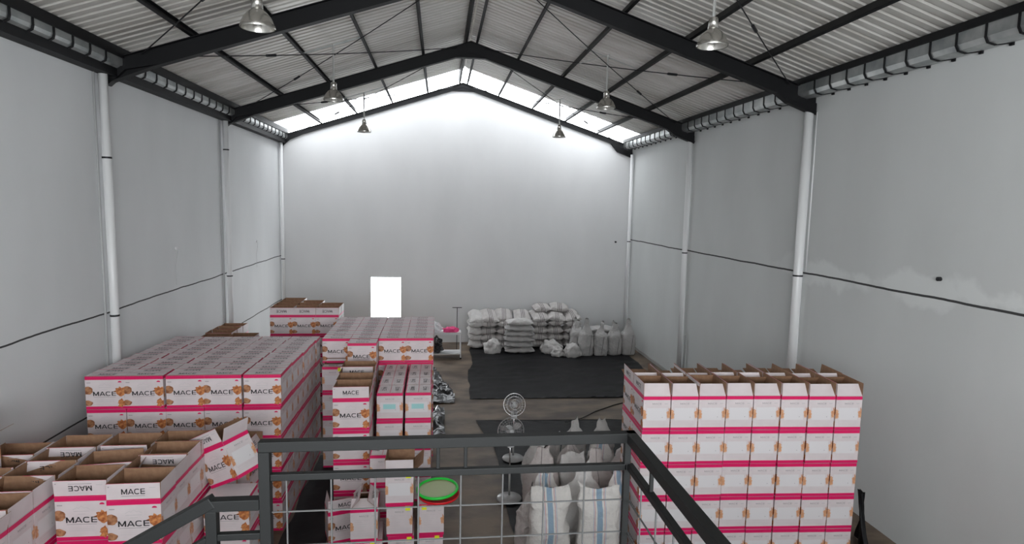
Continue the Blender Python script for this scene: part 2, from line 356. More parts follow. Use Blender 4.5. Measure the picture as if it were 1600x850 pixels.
# downpipes and conduits
def pipe(x, y, r, z0, z1, label, m='pvc', name='downpipe', cat='pipe', bands=()):
    mb = MB(); t = thing(name, label, cat, (x, y, z0)); mb.tube([(0, 0, 0), (0, 0, z1 - z0)], r, m, 14); mb.build('pipe', t, True)
    for z in bands:
        c = MB(); c.tube([(0, 0, z - z0 - .015), (0, 0, z - z0 + .015)], r + .006, 'rod', 14); c.box((-.005 - r, -.01, z - z0 - .012), (r + .006, .01, z - z0 + .012), 'rod'); c.build('clip', t)
pipe(XL + .10, 10.62, .065, 0, 6.9, 'white downpipe on the left wall, the nearer of the two, behind the cartons', bands=(5.6, 3.05))
pipe(XL + .03, 10.48, .018, 0, 6.9, 'thin grey conduit beside the nearer white downpipe on left wall', 'pvc_grey', 'conduit')
pipe(XL + .10, 16.2, .065, 0, 6.9, 'white downpipe on the left wall, second from the viewer', bands=(6.2, 3.05))
pipe(XL + .03, 16.0, .018, 0, 6.9, 'thin grey conduit beside the second downpipe on left wall', 'pvc_grey', 'conduit')
pipe(XL + .09, 21.6, .06, 0, 6.9, 'white downpipe in the far left corner of the hall', bands=(3.0,))
pipe(XR - .10, 10.95, .085, 0, 6.85, 'thick white downpipe on the right wall behind the open carton stack', bands=(3.75,))
pipe(XR - .10, 16.45, .07, 0, 6.85, 'white downpipe on the right wall, second from the viewer', bands=(3.75,))
pipe(XR - .08, 16.2, .03, 0, 1.45, 'short grey pipe at the foot of the second right downpipe', 'pvc_grey', 'conduit')
pipe(XR - .10, 21.6, .06, 0, 6.85, 'white downpipe in the far right corner of the hall', bands=(3.75,))
pipe(XR - .02, 10.95 - .12, .012, 3.85, 6.8, 'thin white conduit above the wall joint beside thick right downpipe', 'pvc', 'conduit')
def wall_mark(x, y, z, label):
    t = thing('wire_stub', label, 'wire stub', (x, y, z)); mb = MB()
    mb.tube([(0, 0, 0), (.03, .0, .0)], .035, 'pvc', 10); mb.build('wall_plug', t)
    mb = MB(); mb.tube([(.02, 0, 0), (.05, -.03, -.06), (.01, -.05, -.35), (.012, -.05, -.75)], .0035, 'pvc_grey', 5); mb.build('wire', t)
wall_mark(XL, 13.3, 3.96, 'loose wire hanging from left wall between the two downpipes')
wall_mark(XL, 18.9, 3.75, 'loose wire hanging from left wall near the far corner')
mb = MB(); mb.tube([(0, 0, 0), (-.05, 0, 0)], .03, 'rod', 8); o = mb.build('wall_bolt'); o.location = (XR, 7.71, 4.08); tag(o, 'small dark bolt in the right wall above the joint', 'bolt')
mb = MB(); mb.tube([(0, 0, 0), (0, -.06, 0)], .035, 'rod', 8); o = mb.build('wall_bolt'); o.location = (6.4, YE, 3.71); tag(o, 'small dark bolt in far wall near the right corner', 'bolt')

# pendant lamps
def lamp_proto():
    t = D.objects.new('pendant_lamp', None); COL.objects.link(t)
    mb = MB(); mb.lathe([(.205, -.02), (.212, 0), (.20, .035), (.165, .11), (.12, .165), (.075, .20), (.07, .21), (.062, .21), (.07, .195), (.115, .155), (.155, .10), (.188, .03), (.198, -.015)], 'alu', 28, caps=False); mb.build('reflector', t, True)
    mb = MB(); mb.lathe([(.001, .36), (.055, .355), (.06, .34), (.07, .215), (.001, .205)], 'alu', 20); mb.build('housing', t, True)
    mb = MB(); mb.lathe([(.001, .02), (.03, .03), (.05, .07), (.045, .12), (.025, .17), (.02, .20)], 'lamp_glass', 14); mb.build('bulb', t, True)
    return t
L0 = lamp_proto(); first = True
for (x, y, zl) in ((-2.25, 8.18, 7.10), (3.62, 8.18, 7.17), (-2.25, 13.68, 7.12), (3.66, 13.68, 7.18), (-2.27, 19.15, 7.08), (3.66, 19.15, 7.12)):
    l = L0 if first else clone(L0); first = False
    l.location = (x, y, zl)
    sd = 'left' if x < 0 else 'right'; dp = 'nearest the viewer' if y < 9 else ('in the middle of the roof' if y < 15 else 'nearest the far wall')
    tag(l, f'unlit silver pendant lamp on a white rod, {sd} row, {dp}', 'lamp', 'silver pendant lamps')
    h = zr(x) + .06 - zl
    mb = MB(); mb.tube([(0, 0, .35), (0, 0, h)], .02, 'white_rod', 10); mb.build('rod', l)
    mb = MB(); mb.box((-.68, -.01, -.006), (.68, .01, .006), 'galv', Matrix.Translation((0, 0, h)) @ Matrix.Rotation(math.atan(.325) * (1 if x > XA else -1), 4, 'Y')); mb.build('hanger_bar', l)

# ------------------------------------------------------------------ cartons
def lettering():
    """wide bold M A C E as polygons in a unit square"""
    vs, fs = [], []
    def q(*p): i = len(vs); vs.extend(p); fs.append(tuple(range(i, i + len(p))))
    x = 0.0; st = .21
    q((x, 0), (x + st, 0), (x + st, 1), (x, 1)); q((x + 1.15 - st, 0), (x + 1.15, 0), (x + 1.15, 1), (x + 1.15 - st, 1))
    q((x, 1), (x + .51, .02), (x + .62, .22), (x + .22, 1)); q((x + 1.15, 1), (x + .93, 1), (x + .53, .22), (x + .64, .02))
    x = 1.24
    q((x, 0), (x + .20, 0), (x + .66, 1), (x + .48, 1)); q((x + 1.14, 0), (x + .66, 1), (x + .48, 1), (x + .94, 0)); q((x + .24, .2), (x + .90, .2), (x + .84, .34), (x + .30, .34))
    x = 2.44; pts = []
    for k in range(15):
        a = R(42 + 276 * k / 14); c, d = math.cos(a), math.sin(a); e = .75
        c = math.copysign(abs(c) ** e, c); d = math.copysign(abs(d) ** e, d)
        pts.append(((x + .54 + .54 * c, .5 + .51 * d), (x + .54 + .37 * c, .5 + .35 * d)))
    for a, b in zip(pts, pts[1:]): q(a[0], b[0], b[1], a[1])
    x = 3.62
    q((x, 0), (x + st, 0), (x + st, 1), (x, 1))
    for y in (0, .43, .85): q((x, y), (x + .85, y), (x + .85, y + .15), (x, y + .15))
    out = [(a / 4.47, b) for a, b in vs]; ff = []
    for f in fs:                                      # make every polygon counter-clockwise
        ar = sum(out[f[k]][0] * out[f[(k + 1) % len(f)]][1] - out[f[(k + 1) % len(f)]][0] * out[f[k]][1] for k in range(len(f)))
        ff.append(f if ar > 0 else f[::-1])
    return out, ff
TXT = lettering()
class Face:                                  # a printed face: origin o, axes U, V (unit), size w,h, outward normal n
    def __init__(s, mb, o, U, V, w, h): s.mb = mb; s.o = Vector(o); s.U = Vector(U); s.V = Vector(V); s.w = w; s.h = h; s.n = s.U.cross(s.V)
    def p(s, u, v, k=1): return s.o + s.U * (u * s.w) + s.V * (v * s.h) + s.n * (.0009 * k)
    def rect(s, u0, v0, u1, v1, m, k=1): s.mb.poly([s.p(u0, v0, k), s.p(u1, v0, k), s.p(u1, v1, k), s.p(u0, v1, k)], m)
    def text(s, u0, v0, u1, v1, m, k=3, flip=False):
        vs, fs = TXT
        if flip: vs = [(1 - a, 1 - b) for a, b in vs]
        s.mb.raw([s.p(u0 + (u1 - u0) * a, v0 + (v1 - v0) * b, k) for a, b in vs], fs, m)
    def blob(s, u, v, ru, rv, m, seed, spiky=.1, n=18, k=2):
        rnd = random.Random(seed); pts = []
        for i in range(n):
            a = 2 * PI * i / n; rr = 1 + rnd.uniform(-spiky, spiky) + (spiky * .9 if (i % 3 == 0 and spiky > .12) else 0)
            uu = min(1, max(0, u + math.cos(a) * ru * rr)); vv = min(1, max(0, v + math.sin(a) * rv * rr)); pts.append(s.p(uu, vv, k))
        c = s.p(min(1, max(0, u)), v, k); i0 = len(s.mb.v)
        s.mb.raw([c] + pts, [(0, 1 + i, 1 + (i + 1) % n) for i in range(n)], m)
W_, D_, H_ = .528, .376, .480
PITCH = .486; FL = D_ / 2
def wide_face(F):
    F.rect(0, .90, 1, 1, 'pink'); F.rect(0, 0, 1, .085, 'pink')
    F.blob(.07, .575, .12, .125, 'nut', 1, .07); F.blob(.05, .19, .125, .085, 'nut', 2, .08)
    F.blob(.90, .545, .125, .13, 'mace', 3, .3, 24); F.blob(.92, .18, .11, .10, 'mace', 4, .3, 24)
    F.text(.195, .41, .775, .54, 'ink'); F.rect(.20, .365, .76, .375, 'grey_ink')
    for v in (.31, .27, .225): F.rect(.22, v, .72, v + .006, 'faint_ink')
    F.rect(.04, .80, .14, .82, 'grey_ink')
    z = [(.33, .70), (.40, .745), (.44, .73), (.49, .785), (.54, .73), (.58, .75), (.65, .70)]
    for a, b in zip(z, z[1:]): F.mb.poly([F.p(a[0], a[1]), F.p(b[0], b[1]), F.p(b[0], b[1] + .010), F.p(a[0], a[1] + .010)], 'faint_ink')
    F.rect(.34, .66, .64, .672, 'faint_ink'); F.rect(.42, .60, .56, .612, 'faint_ink')
    pts = [F.p(.88 + .05 * math.cos(a * PI / 8), .815 + .045 * math.sin(a * PI / 8)) for a in range(9)]; F.mb.poly(pts, 'pink')
def narrow_face(F, kind):
    F.rect(0, .90, 1, 1, 'pink'); F.rect(0, 0, 1, .085, 'pink')
    F.blob(0, .48, .12, .135, 'mace_pale', 7, .3, 20); F.blob(1, .48, .12, .135, 'mace_pale', 8, .3, 20)
    F.text(.33, .765, .67, .81, 'grey_ink'); F.rect(.34, .74, .66, .747, 'faint_ink'); F.rect(.78, .77, .90, .80, 'faint_ink'); F.rect(.05, .79, .08, .82, 'faint_ink')
    if kind == 'lines':
        for k in range(6): F.rect(.12, .66 - k * .065, (.72, .45, .62, .55, .35, .5)[k], .668 - k * .065, 'faint_ink')
        for v in (.17, .21, .25): F.rect(.12, v, .86, v + .006, 'faint_ink')
    else:
        F.rect(.13, .30, .86, .66, 'panel', 1.5 if kind != 'x' else 1)
        F.rect(.08, .70, .92, .704, 'faint_ink')
        for v in (.16, .20, .25): F.rect(.12, v, .9, v + .006, 'faint_ink')
        F.rect(.70, .38, .725, .40, 'grey_ink', 3)
    if kind == 'label': F.rect(.24, .42, .72, .60, 'teal', 3)
    if kind == 'blank': F.rect(.10, .30, .88, .68, 'panel', 4)
def body_mesh(openb, kind):
    mb = MB(); w, d, h = W_ / 2, D_ / 2, H_
    if not openb: mb.box((-w, -d, 0), (w, d, h), 'board')
    else:
        t = .005
        mb.raw([(-w, -d, 0), (w, -d, 0), (w, d, 0), (-w, d, 0), (-w, -d, h), (w, -d, h), (w, d, h), (-w, d, h)], [(0, 3, 2, 1), (0, 1, 5, 4), (1, 2, 6, 5), (2, 3, 7, 6), (3, 0, 4, 7)], 'board')
        a, b = w - t, d - t
        mb.raw([(-a, -b, t), (a, -b, t), (a, b, t), (-a, b, t), (-a, -b, h), (a, -b, h), (a, b, h), (-a, b, h), (-w, -d, h), (w, -d, h), (w, d, h), (-w, d, h)],
               [(0, 1, 2, 3), (1, 0, 4, 5), (2, 1, 5, 6), (3, 2, 6, 7), (0, 3, 7, 4), (8, 9, 5, 4), (9, 10, 6, 5), (10, 11, 7, 6), (11, 8, 4, 7)], 'kraft')
    wide_face(Face(mb, (-w, -d, 0), (1, 0, 0), (0, 0, 1), W_, h)); wide_face(Face(mb, (w, d, 0), (-1, 0, 0), (0, 0, 1), W_, h))
    narrow_face(Face(mb, (w, -d, 0), (0, 1, 0), (0, 0, 1), D_, h), kind); narrow_face(Face(mb, (-w, d, 0), (0, -1, 0), (0, 0, 1), D_, h), kind)
    return mb.mesh('carton_body')
def flap_mesh(L, kind, wdt=FL - .003):
    mb = MB(); t = .004; a = L / 2 - .002
    mb.raw([(-a, 0, 0), (a, 0, 0), (a, 0, wdt), (-a, 0, wdt)], [(0, 1, 2, 3)], 'board')
    mb.raw([(-a, 0, 0), (a, 0, 0), (a, 0, wdt), (-a, 0, wdt), (-a, t, 0), (a, t, 0), (a, t, wdt), (-a, t, wdt)], [(5, 4, 7, 6), (3, 2, 6, 7), (0, 4, 5, 1), (1, 5, 6, 2), (0, 3, 7, 4)], 'kraft')
    F = Face(mb, (-a, 0, 0), (1, 0, 0), (0, 0, 1), 2 * a, wdt)
    if kind == 'plain': F.rect(0, 0, 1, .06, 'faint_ink')
    else:
        F.rect(0, 0, 1, .07, 'pink'); F.rect(0, .985, 1, 1, 'pink')
        F.text(.28, .36, .72, .68, 'ink', flip=(kind == 'down'))
        if kind == 'down': F.rect(.28, .78, .72, .81, 'grey_ink'); F.rect(.44, .22, .56, .25, 'faint_ink')
        else: F.rect(.28, .24, .72, .27, 'grey_ink'); F.rect(.44, .80, .56, .83, 'faint_ink')
        F.rect(.03, .78, .06, .84, 'grey_ink'); F.rect(.80, .7, .92, .74, 'faint_ink')
    return mb.mesh('carton_flap')
BODY = {}; FLAP = {}
def body(openb, kind):
    if (openb, kind) not in BODY: BODY[(openb, kind)] = body_mesh(openb, kind)
    return BODY[(openb, kind)]
def flapm(side, kind):
    L = W_ if side in 'fb' else D_
    if (L, kind) not in FLAP: FLAP[(L, kind)] = flap_mesh(L, kind)
    return FLAP[(L, kind)]
st_mesh = None
def carton(loc, rz, label, group, flaps=(), kind='panel', sc=(1, 1, 1), sticker=None, rot=None, openb=None):
    """flaps: list of (side, degrees from closed(0) .. upright(90) .. hanging open(180+), print kind)"""
    if isinstance(sc, (int, float)): sc = (sc, sc, sc)
    if openb is None: openb = any(f[1] > 20 for f in flaps)
    if not flaps and not sticker:
        o = D.objects.new('spice_carton', body(openb, kind)); COL.objects.link(o)
    else:
        o = D.objects.new('spice_carton', None); COL.objects.link(o); o.empty_display_size = .1
        b = D.objects.new('box_body', body(openb, kind)); COL.objects.link(b); b.parent = o
        for (side, ang, pk) in flaps:
            f = D.objects.new('flap', flapm(side, pk)); COL.objects.link(f); f.parent = o
            base = {'f': 0, 'r': 90, 'b': 180, 'l': 270}[side]
            pos = {'f': (0, -D_ / 2, H_), 'b': (0, D_ / 2, H_), 'r': (W_ / 2, 0, H_), 'l': (-W_ / 2, 0, H_)}[side]
            m = Matrix.Translation(pos) @ Matrix.Rotation(R(base), 4, 'Z') @ Matrix.Translation((0, 0, .0045 if ang < 20 else .001)) @ Matrix.Rotation(R(ang - 90), 4, 'X')
            f.matrix_local = m
        if sticker:
            (sx, sz, face) = sticker
            mb = MB(); a = .035
            if face == 'r': mb.poly([(W_ / 2 + .004, sx - a, sz - a), (W_ / 2 + .004, sx + a, sz - a), (W_ / 2 + .004, sx + a, sz + a), (W_ / 2 + .004, sx - a, sz + a)], 'yellow')
            else: mb.poly([(-W_ / 2 - .004, sx + a, sz - a), (-W_ / 2 - .004, sx - a, sz - a), (-W_ / 2 - .004, sx - a, sz + a), (-W_ / 2 - .004, sx + a, sz + a)], 'yellow')
            s_ = mb.build('sticker', o)
    o.location = loc; o.scale = sc
    o.rotation_euler = rot if rot else (0, 0, rz)
    return tag(o, label, 'carton', group)
CL = [('f', 0, 'up'), ('b', 0, 'up')]
rj = random.Random(5)
def J(a): return rj.uniform(-a, a)
def OPEN(k='down', a=0): return [('f', 92 + J(6) + a, k), ('b', 88 + J(8), k), ('r', 96 + J(10), 'plain'), ('l', 88 + J(8), 'plain')]

# big closed block on the left (5 wide, 8 deep, 5 high)
cj = [-.012, -.006, .004, 0.0, .010]
for j in range(8):
    for i in range(5):
        x = -5.01 + .536 * (i + .5); y = 9.18 + .381 * (j + .5)
        tilt = J(.010)
        zs = 1 - .0052 * j
        carton((x + J(.011) + cj[i], y + J(.003), 4 * PITCH * zs), tilt * 1.2, f'closed mace carton topping the left block, {ORD[i]} column from left, {ORD[j]} row back', 'closed cartons of the big left block', CL, sc=(1, 1, zs))
        for k in range(4):
            if j == 0: carton((x + J(.005), y + J(.005), k * PITCH), J(.01), f'mace carton, front of left block, {ORD[i]} column from left, {ORD[k]} layer up from floor', 'closed cartons of the big left block')
            elif i == 4: carton((x + J(.004), y, k * PITCH * zs), J(.006), f'mace carton in the left block right side, {ORD[j]} row back, {ORD[k]} layer up', 'closed cartons of the big left block', sc=(1, 1, zs))
# middle closed block, farther back (4 wide, 6 deep, 5 high)
s = .982
for j in range(6):
    for i in range(4):
        x = -.105 - .5245 * (3 - i + .5); y = 11.80 + .3745 * (j + .5); z = 4 * PITCH * s
        carton((x + J(.003), y, z), J(.006), f'closed mace carton topping the middle block, {ORD[i]} column from left, {ORD[j]} row back', 'closed cartons of the middle block', CL, sc=s)
for k in range(4):
    for i in (1, 2, 3):
        carton((-.105 - .5245 * (3 - i + .5), 11.80 + .187, k * PITCH * s), 0, f'lower mace carton in the front of the middle block, {ORD[i]} column, {ORD[k]} layer up', 'closed cartons of the middle block', sc=s)
for k in range(4): carton((-1.415, 11.58, k * PITCH * s), 0, f'lower mace carton under the one jutting from the middle block, {ORD[k]} layer up', 'closed cartons of the middle block', sc=s)
for j in (-1,):
    carton((-1.415, 11.58, 4 * PITCH * s), 0, 'closed mace carton jutting out from the front of the middle block top layer', 'closed cartons of the middle block', CL, sc=s)
for k in range(4):
    fl = [('r', 25, 'up'), ('l', 0, 'up')] if k == 3 else ()
    carton((-1.95, 11.665, k * PITCH), R(90), f'mace carton with narrow end forward under the middle block left column, {ORD[k]} layer up', 'narrow end cartons below the middle block', fl if k == 3 else (), 'panel', sticker=(-.13, .43, 'l') if k == 3 else None)

# narrow labelled cartons right of the open column (2 wide, 4 deep, 4 high)
sb = (.845, 1.12, .968)
for i, xx in enumerate((-.80, -.335)):
    for j in range(4):
        y = 9.95 + .4545 * (j + .5)
        carton((xx + J(.01), y, 3 * .47), R(90) + J(.02), f'narrow closed mace carton, {["left", "right"][i]} row of the pale blue label pair, {ORD[j]} back', 'narrow cartons with pale blue labels', CL, 'label', sb)
        if j == 0:
            for k in range(3): carton((xx, y, k * .47), R(90), f'narrow mace carton under the {["left", "right"][i]} pale blue label carton, {ORD[k]} layer up', 'narrow cartons with pale blue labels', (), 'panel', sb)
        elif i == 1:
            for k in range(3): carton((xx, y, k * .47), R(90), f'narrow mace carton, right side of pale blue label pair, {ORD[j]} back, {ORD[k]} layer', 'narrow cartons with pale blue labels', (), 'panel', sb)

# open column between the blocks
sa = 1.03
for j in range(4):
    y = 9.31 + .19 + .394 * j; x = -1.325 - .02 * j
    if j == 3: y = 10.47 + .19
    carton((x, y, 3 * PITCH * sa - .0), J(.01), f'open mace carton, kraft flaps up, tall column left of pale blue labels, {ORD[j]} back', 'open column beside the middle block', [('f', 92, 'up'), ('b', 90, 'up'), ('r', 100, 'plain'), ('l', 86, 'plain')], sc=sa)
    for k in range(3):
        carton((x, y, k * PITCH * sa), 0, f'mace carton, tall column left of pale blue labels, {ORD[j]} back, {ORD[k]} layer up', 'open column beside the middle block', sc=sa)
carton((-1.38, 8.97, 0), R(17), 'open mace carton on the floor in front of the tall open column', 'loose open cartons', [('f', 90, 'up'), ('r', 110, 'plain'), ('l', 80, 'plain')], 'lines')

# near group with yellow stickers
s = .93; P9 = PITCH * s; gN = 'near cartons with yellow stickers'
def near(x, y, k, lab, flaps=(), kind='lines', rz=0, st=None):
    return carton((x, y, k * P9), R(90 + rz), lab, gN, flaps, kind, s, st)
near(-.505, 8.32, 0, 'mace carton at floor level under the one with blank white panel', (), 'lines', 2, (-.12, .43, 'l'))
near(-.515, 8.31, 1, 'mace carton with yellow sticker directly under the open blank panel carton', (), 'lines', 0, (-.12, .43, 'l'))
c = carton((-.515, 8.29, 2 * P9), R(90), 'tall open mace carton with blank white panel and kraft flaps spread out', gN, [('l', 94, 'plain'), ('r', 96, 'plain'), ('f', 136, 'plain'), ('b', 92, 'plain')], 'blank', (.93, .99, .97), (-.12, .43, 'l'))
near(-.10, 8.33, 0, 'mace carton at floor level below the green lid stack', (), 'lines', 0, (-.10, .43, 'l'))
near(-.09, 8.31, 1, 'mace carton with yellow sticker carrying the green and red lids', CL, 'lines', 0, (.10, .43, 'l'))
near(-.93, 8.25, 0, 'mace carton at floor level under the tilted half-open carton', (), 'lines', 3, (-.05, .43, 'l'))
carton((-.985, 8.22, P9), R(92), 'half-open mace carton with raised crumpled flaps, left of the sticker cartons', gN, [('f', 42, 'up'), ('b', 48, 'up'), ('l', 25, 'plain'), ('r', 20, 'plain')], 'lines', .95)
for k in range(3): carton((-.80, 8.93, k * P9), R(90), f'closed mace carton behind the half-open crumpled one, {ORD[k]} layer up', gN, CL if k == 2 else (), 'lines', s)

# lids
t = thing('round_basket_lid', 'bright green round lid lying on a red lid on the cartons', 'lid', (-.005, 8.28, 2 * P9 + .092)); t.rotation_euler = (R(3), R(-2), 0)
mb = MB(); mb.lathe([(.255, 0), (.285, .0), (.295, .012), (.29, .035), (.27, .04), (.255, .02)], 'lid_green', 48, caps=False); mb.build('rim', t, True)
mb = MB(); mb.lathe([(.258, .006), (.258, .014)], 'lid_inner', 48); mb.build('center_panel', t)
mb = MB(); mb.lathe([(.001, 0), (.24, 0), (.27, .02), (.285, .055), (.278, .058), (.262, .025), (.238, .01), (.001, .01)], 'lid_red', 48)
o = mb.build('round_basket_lid', None, True); o.location = (.015, 8.23, 2 * P9 + .006); tag(o, 'red round lid under the bright green lid on the cartons', 'lid')

# open cartons, left foreground
s = .983; PF = PITCH * s; gF = 'open cartons in the left foreground'
TOP = 3 * PF
def fg(x, y, lab, k=3, flaps=None, rz=0, **kw): return carton((x, y, k * PF), R(rz), lab, gF, OPEN() if flaps is None else flaps, sc=s, **kw)
upf = [('f', 90, 'up'), ('b', 92, 'up'), ('r', 92, 'plain'), ('l', 90, 'plain')]
for c, (x, y0, n, nm) in enumerate(((-4.77, 5.72, 5, 'against the left wall'), (-4.22, 5.52, 6, 'second from left wall'), (-3.645, 6.50, 1, 'third from left wall'), (-3.09, 6.38, 4, 'nearest the stair rail'))):
    for j in range(n):
        y = y0 + .375 * (j + .5)
        fg(x + J(.012), y, f'open mace carton, left foreground top, column {nm}, {ORD[j]} back', flaps=(upf if (c == 3 and j == 0) else None), rz=J(1.2))
        for k in range(3):
            if j == 0 or c == 3 or k == 2: fg(x, y, f'lower mace carton, left foreground, column {nm}, {ORD[j]} back, {ORD[k]} layer', k, (), J(.8))
fg(-3.63, 7.10, 'open mace carton turned askew in the left foreground, upside-down lettering on its flap', flaps=[('f', 95, 'down'), ('b', 90, 'down'), ('r', 120, 'plain'), ('l', 90, 'plain')], rz=7)
fg(-3.66, 7.62, 'open mace carton at the back of the left foreground, kraft inside showing', flaps=OPEN(), rz=-1)
for y in (7.08, 7.5): 
    for k in range(3): fg(-3.645, y, f'mace carton under the askew open one, {"front" if y < 7.2 else "rear"} column, {ORD[k]} layer', k, ())
fg(-5.06, 6.95, 'open mace carton stacked highest against the left wall, one flap hanging out', 4, [('r', 150, 'plain'), ('f', 95, 'down'), ('b', 90, 'down'), ('l', 90, 'plain')])
# fallen and loose ones between foreground stack and the big block
for k in range(3):
    fg(-2.98, 8.22, f'mace carton supporting the fallen one beside the big left block, {ORD[k]} layer', k, ())
carton((-2.47, 7.64, 1.56), 0, 'tipped open mace carton leaning off the right of the foreground stack', 'loose open cartons', [('f', 95, 'down'), ('b', 80, 'down'), ('r', 130, 'plain'), ('l', 95, 'plain')], rot=(R(5), R(-26), R(-32)))
for k in range(3):
    fg(-2.52, 7.55, f'mace carton beneath the tipped open one, {ORD[k]} layer from the floor', k, (), 0) if k < 3 else None
for k in range(2): carton((-2.74, 8.72, k * PITCH), R(2), f'mace carton in front of the big left block under the narrow open one, {ORD[k]} layer', 'loose open cartons')
carton((-2.74, 8.72, 2 * PITCH), R(86), 'narrow-ended open mace carton with one small printed flap raised beside big block', 'loose open cartons', [('f', 60, 'up'), ('b', 112, 'up'), ('l', 150, 'plain'), ('r', 95, 'plain')], 'lines')

# open cartons standing behind the blocks
s = .97; gH = 'open cartons behind the big blocks'
for j in range(4):
    for i in range((3, 3, 2, 1)[j]):
        x = -3.09 + .513 * (i - 1); y = 14.62 + .38 * j
        carton((x + J(.01), y, 4 * PITCH * s), J(.01), f'open mace carton in three-wide rear stack top, {ORD[i]} from left, {ORD[j]} row back', gH, [('f', 92, 'down'), ('b', 90, 'down'), ('r', 92, 'plain'), ('l', 90, 'plain')], sc=s)
        for k in range(4):
            if j == 0 or i == (3, 3, 2, 1)[j] - 1: carton((x, y, k * PITCH * s), 0, f'mace carton in three-wide rear stack, {ORD[i]} from left, {ORD[j]} row back, {ORD[k]} layer', gH, sc=s)
for j in range(4):
    for k in range(4): carton((-4.69, 13.4 + .385 * j, k * PITCH), J(.01), f'mace carton in rear stack at the left wall, {ORD[j]} row back, {ORD[k]} layer up', gH, OPEN() if k == 3 else ())
for k in range(4): carton((-4.13, 13.4, k * PITCH), 0, f'mace carton standing right of rear left wall stack, {ORD[k]} layer up', gH, OPEN() if k == 3 else ())

# right stack (8 wide, 2 deep, 5 high), narrow ends forward
a0 = Vector((2.77, 7.86)); dv = Vector((3.12, -.14)); ang = math.atan2(dv.y, dv.x); du = dv.normalized(); dn = Vector((-du.y, du.x))
gR = 'right stack of open cartons'
for j in range(2):
    for i in range(8):
        sh = (0, .0, .01, .02, .01, .0, -.01, -.02)[i]
        p = a0 + du * (.39 * (i + .5)) + dn * (.27 + .54 * j + J(.008) + sh)
        rz = ang + R(90)
        q1 = J(12) if j else J(4); fl = [('f', 92 + q1, 'up'), ('b', 90 - q1 * .5, 'up'), ('l', 54 + J(5), 'plain'), ('r', (60 if j == 0 else 168) + J(8), 'plain')]
        carton((p.x, p.y, 4 * PITCH), rz, f'open mace carton on the right stack, {ORD[i]} from left, {"front" if j == 0 else "rear"} row', gR, fl)
        for k in range(4):
            if j == 0 or i in (0, 7):
                q = a0 + du * (.39 * (i + .5)) + dn * (.27 + .54 * j + sh * .7 + J(.004))
                carton((q.x + J(.004), q.y, k * PITCH), rz + J(.006), f'mace carton in right stack, {ORD[i]} column from left, {"front" if j == 0 else "rear"} row, {ORD[k]} layer up', gR)

# ------------------------------------------------------------------ sacks
def sack_mesh(kind, w, d, h, seed, m, nz=26, nu=36):
    rnd = random.Random(seed); off = Vector((rnd.uniform(0, 50), rnd.uniform(0, 50), rnd.uniform(0, 50)))
    vs = []
    for iz in range(nz + 1):
        t = iz / nz
        if kind == 'sewn': a = w / 2 * (.86 + .14 * math.sin(PI * min(1, t * 1.6 + .12)) if t < .8 else .93); b = d / 2 * (.8 + .2 * math.sin(PI * t)) * max(.03, (1 - max(0, (t - .62) / .38) ** 1.7)); e = 3.0
        elif kind == 'tied':
            if t < .60: f = .90 + .10 * math.sin(PI * (t / .60) * .9 + .15)
            elif t < .86: q = (t - .60) / .26; f = .96 - .52 * q
            else: q = (t - .86) / .14; f = .44 - .16 * q
            a = w / 2 * f * (1 + .25 * max(0, t - .8) * 5 * .5); b = d / 2 * f * (1 if t < .62 else 1 - .75 * min(1, (t - .62) / .24)); e = 3.0 if t < .7 else 2.2
        for k in range(nu):
            an = 2 * PI * k / nu; c, s_ = math.cos(an), math.sin(an)
            x = a * math.copysign(abs(c) ** (2 / e), c); y = b * math.copysign(abs(s_) ** (2 / e), s_); z = h * t
            if iz == 0: x *= .93; y *= .93
            if kind == 'sewn': z += .055 * (abs(x) / (w / 2)) ** 4 * t ** 8 + .02 * math.sin(x * 14 + seed) * t ** 6
            if kind == 'tied' and t > .84: z += (.05 * math.sin(an * 2 + seed) + .07 * math.cos(an + seed)) * (t - .84) / .16
            p = Vector((x, y, z)); nn = noise.noise_vector(p * 4.2 + off) * (.045 + .05 * max(0, t - .6)) + noise.noise_vector(p * 11 + off) * .024
            if t < .12: nn.z *= t / .12; 
            if iz == 0: nn.z = 0
            vs.append(p + nn)
    fs = [tuple(range(nu - 1, -1, -1))]
    for i in range(nz):
        for k in range(nu): fs.append((i * nu + k, i * nu + (k + 1) % nu, (i + 1) * nu + (k + 1) % nu, (i + 1) * nu + k))
    fs.append(tuple(nz * nu + k for k in range(nu)))
    mb = MB(); mb.raw(vs, fs, m); return mb.mesh('sack', True)
def pillow_mesh(L, w, h, seed, m, nx=34, nu=28):
    rnd = random.Random(seed); off = Vector((rnd.uniform(0, 50), rnd.uniform(0, 50), rnd.uniform(0, 50))); vs = []
    for i in range(nx + 1):
        t = i / nx; u = abs(2 * t - 1)
        th = h / 2 * max(.06, (1 - u ** 3.6)); wd = w / 2 * (.90 + .10 * (1 - u)) ; 
        for k in range(nu):
            an = 2 * PI * k / nu; c, s_ = math.cos(an), math.sin(an)
            y = wd * math.copysign(abs(c) ** .7, c); z = th * math.copysign(abs(s_) ** .8, s_)
            x = (t - .5) * L * (1 + .05 * (abs(y) / (w / 2)) ** 3 * u ** 4)
            z -= .012 * u * u
            p = Vector((x, y, z)); nn = noise.noise_vector(p * 5 + off) * .04 + noise.noise_vector(p * 13 + off) * .014
            q = p + nn; q.z = max(-h / 2 + .004, q.z) + h / 2; vs.append(q)
    fs = [tuple(range(nu - 1, -1, -1))]
    for i in range(nx):
        for k in range(nu): fs.append((i * nu + k, i * nu + (k + 1) % nu, (i + 1) * nu + (k + 1) % nu, (i + 1) * nu + k))
    fs.append(tuple(nx * nu + k for k in range(nu)))
    mb = MB(); mb.raw(vs, fs, m); return mb.mesh('sack', True)
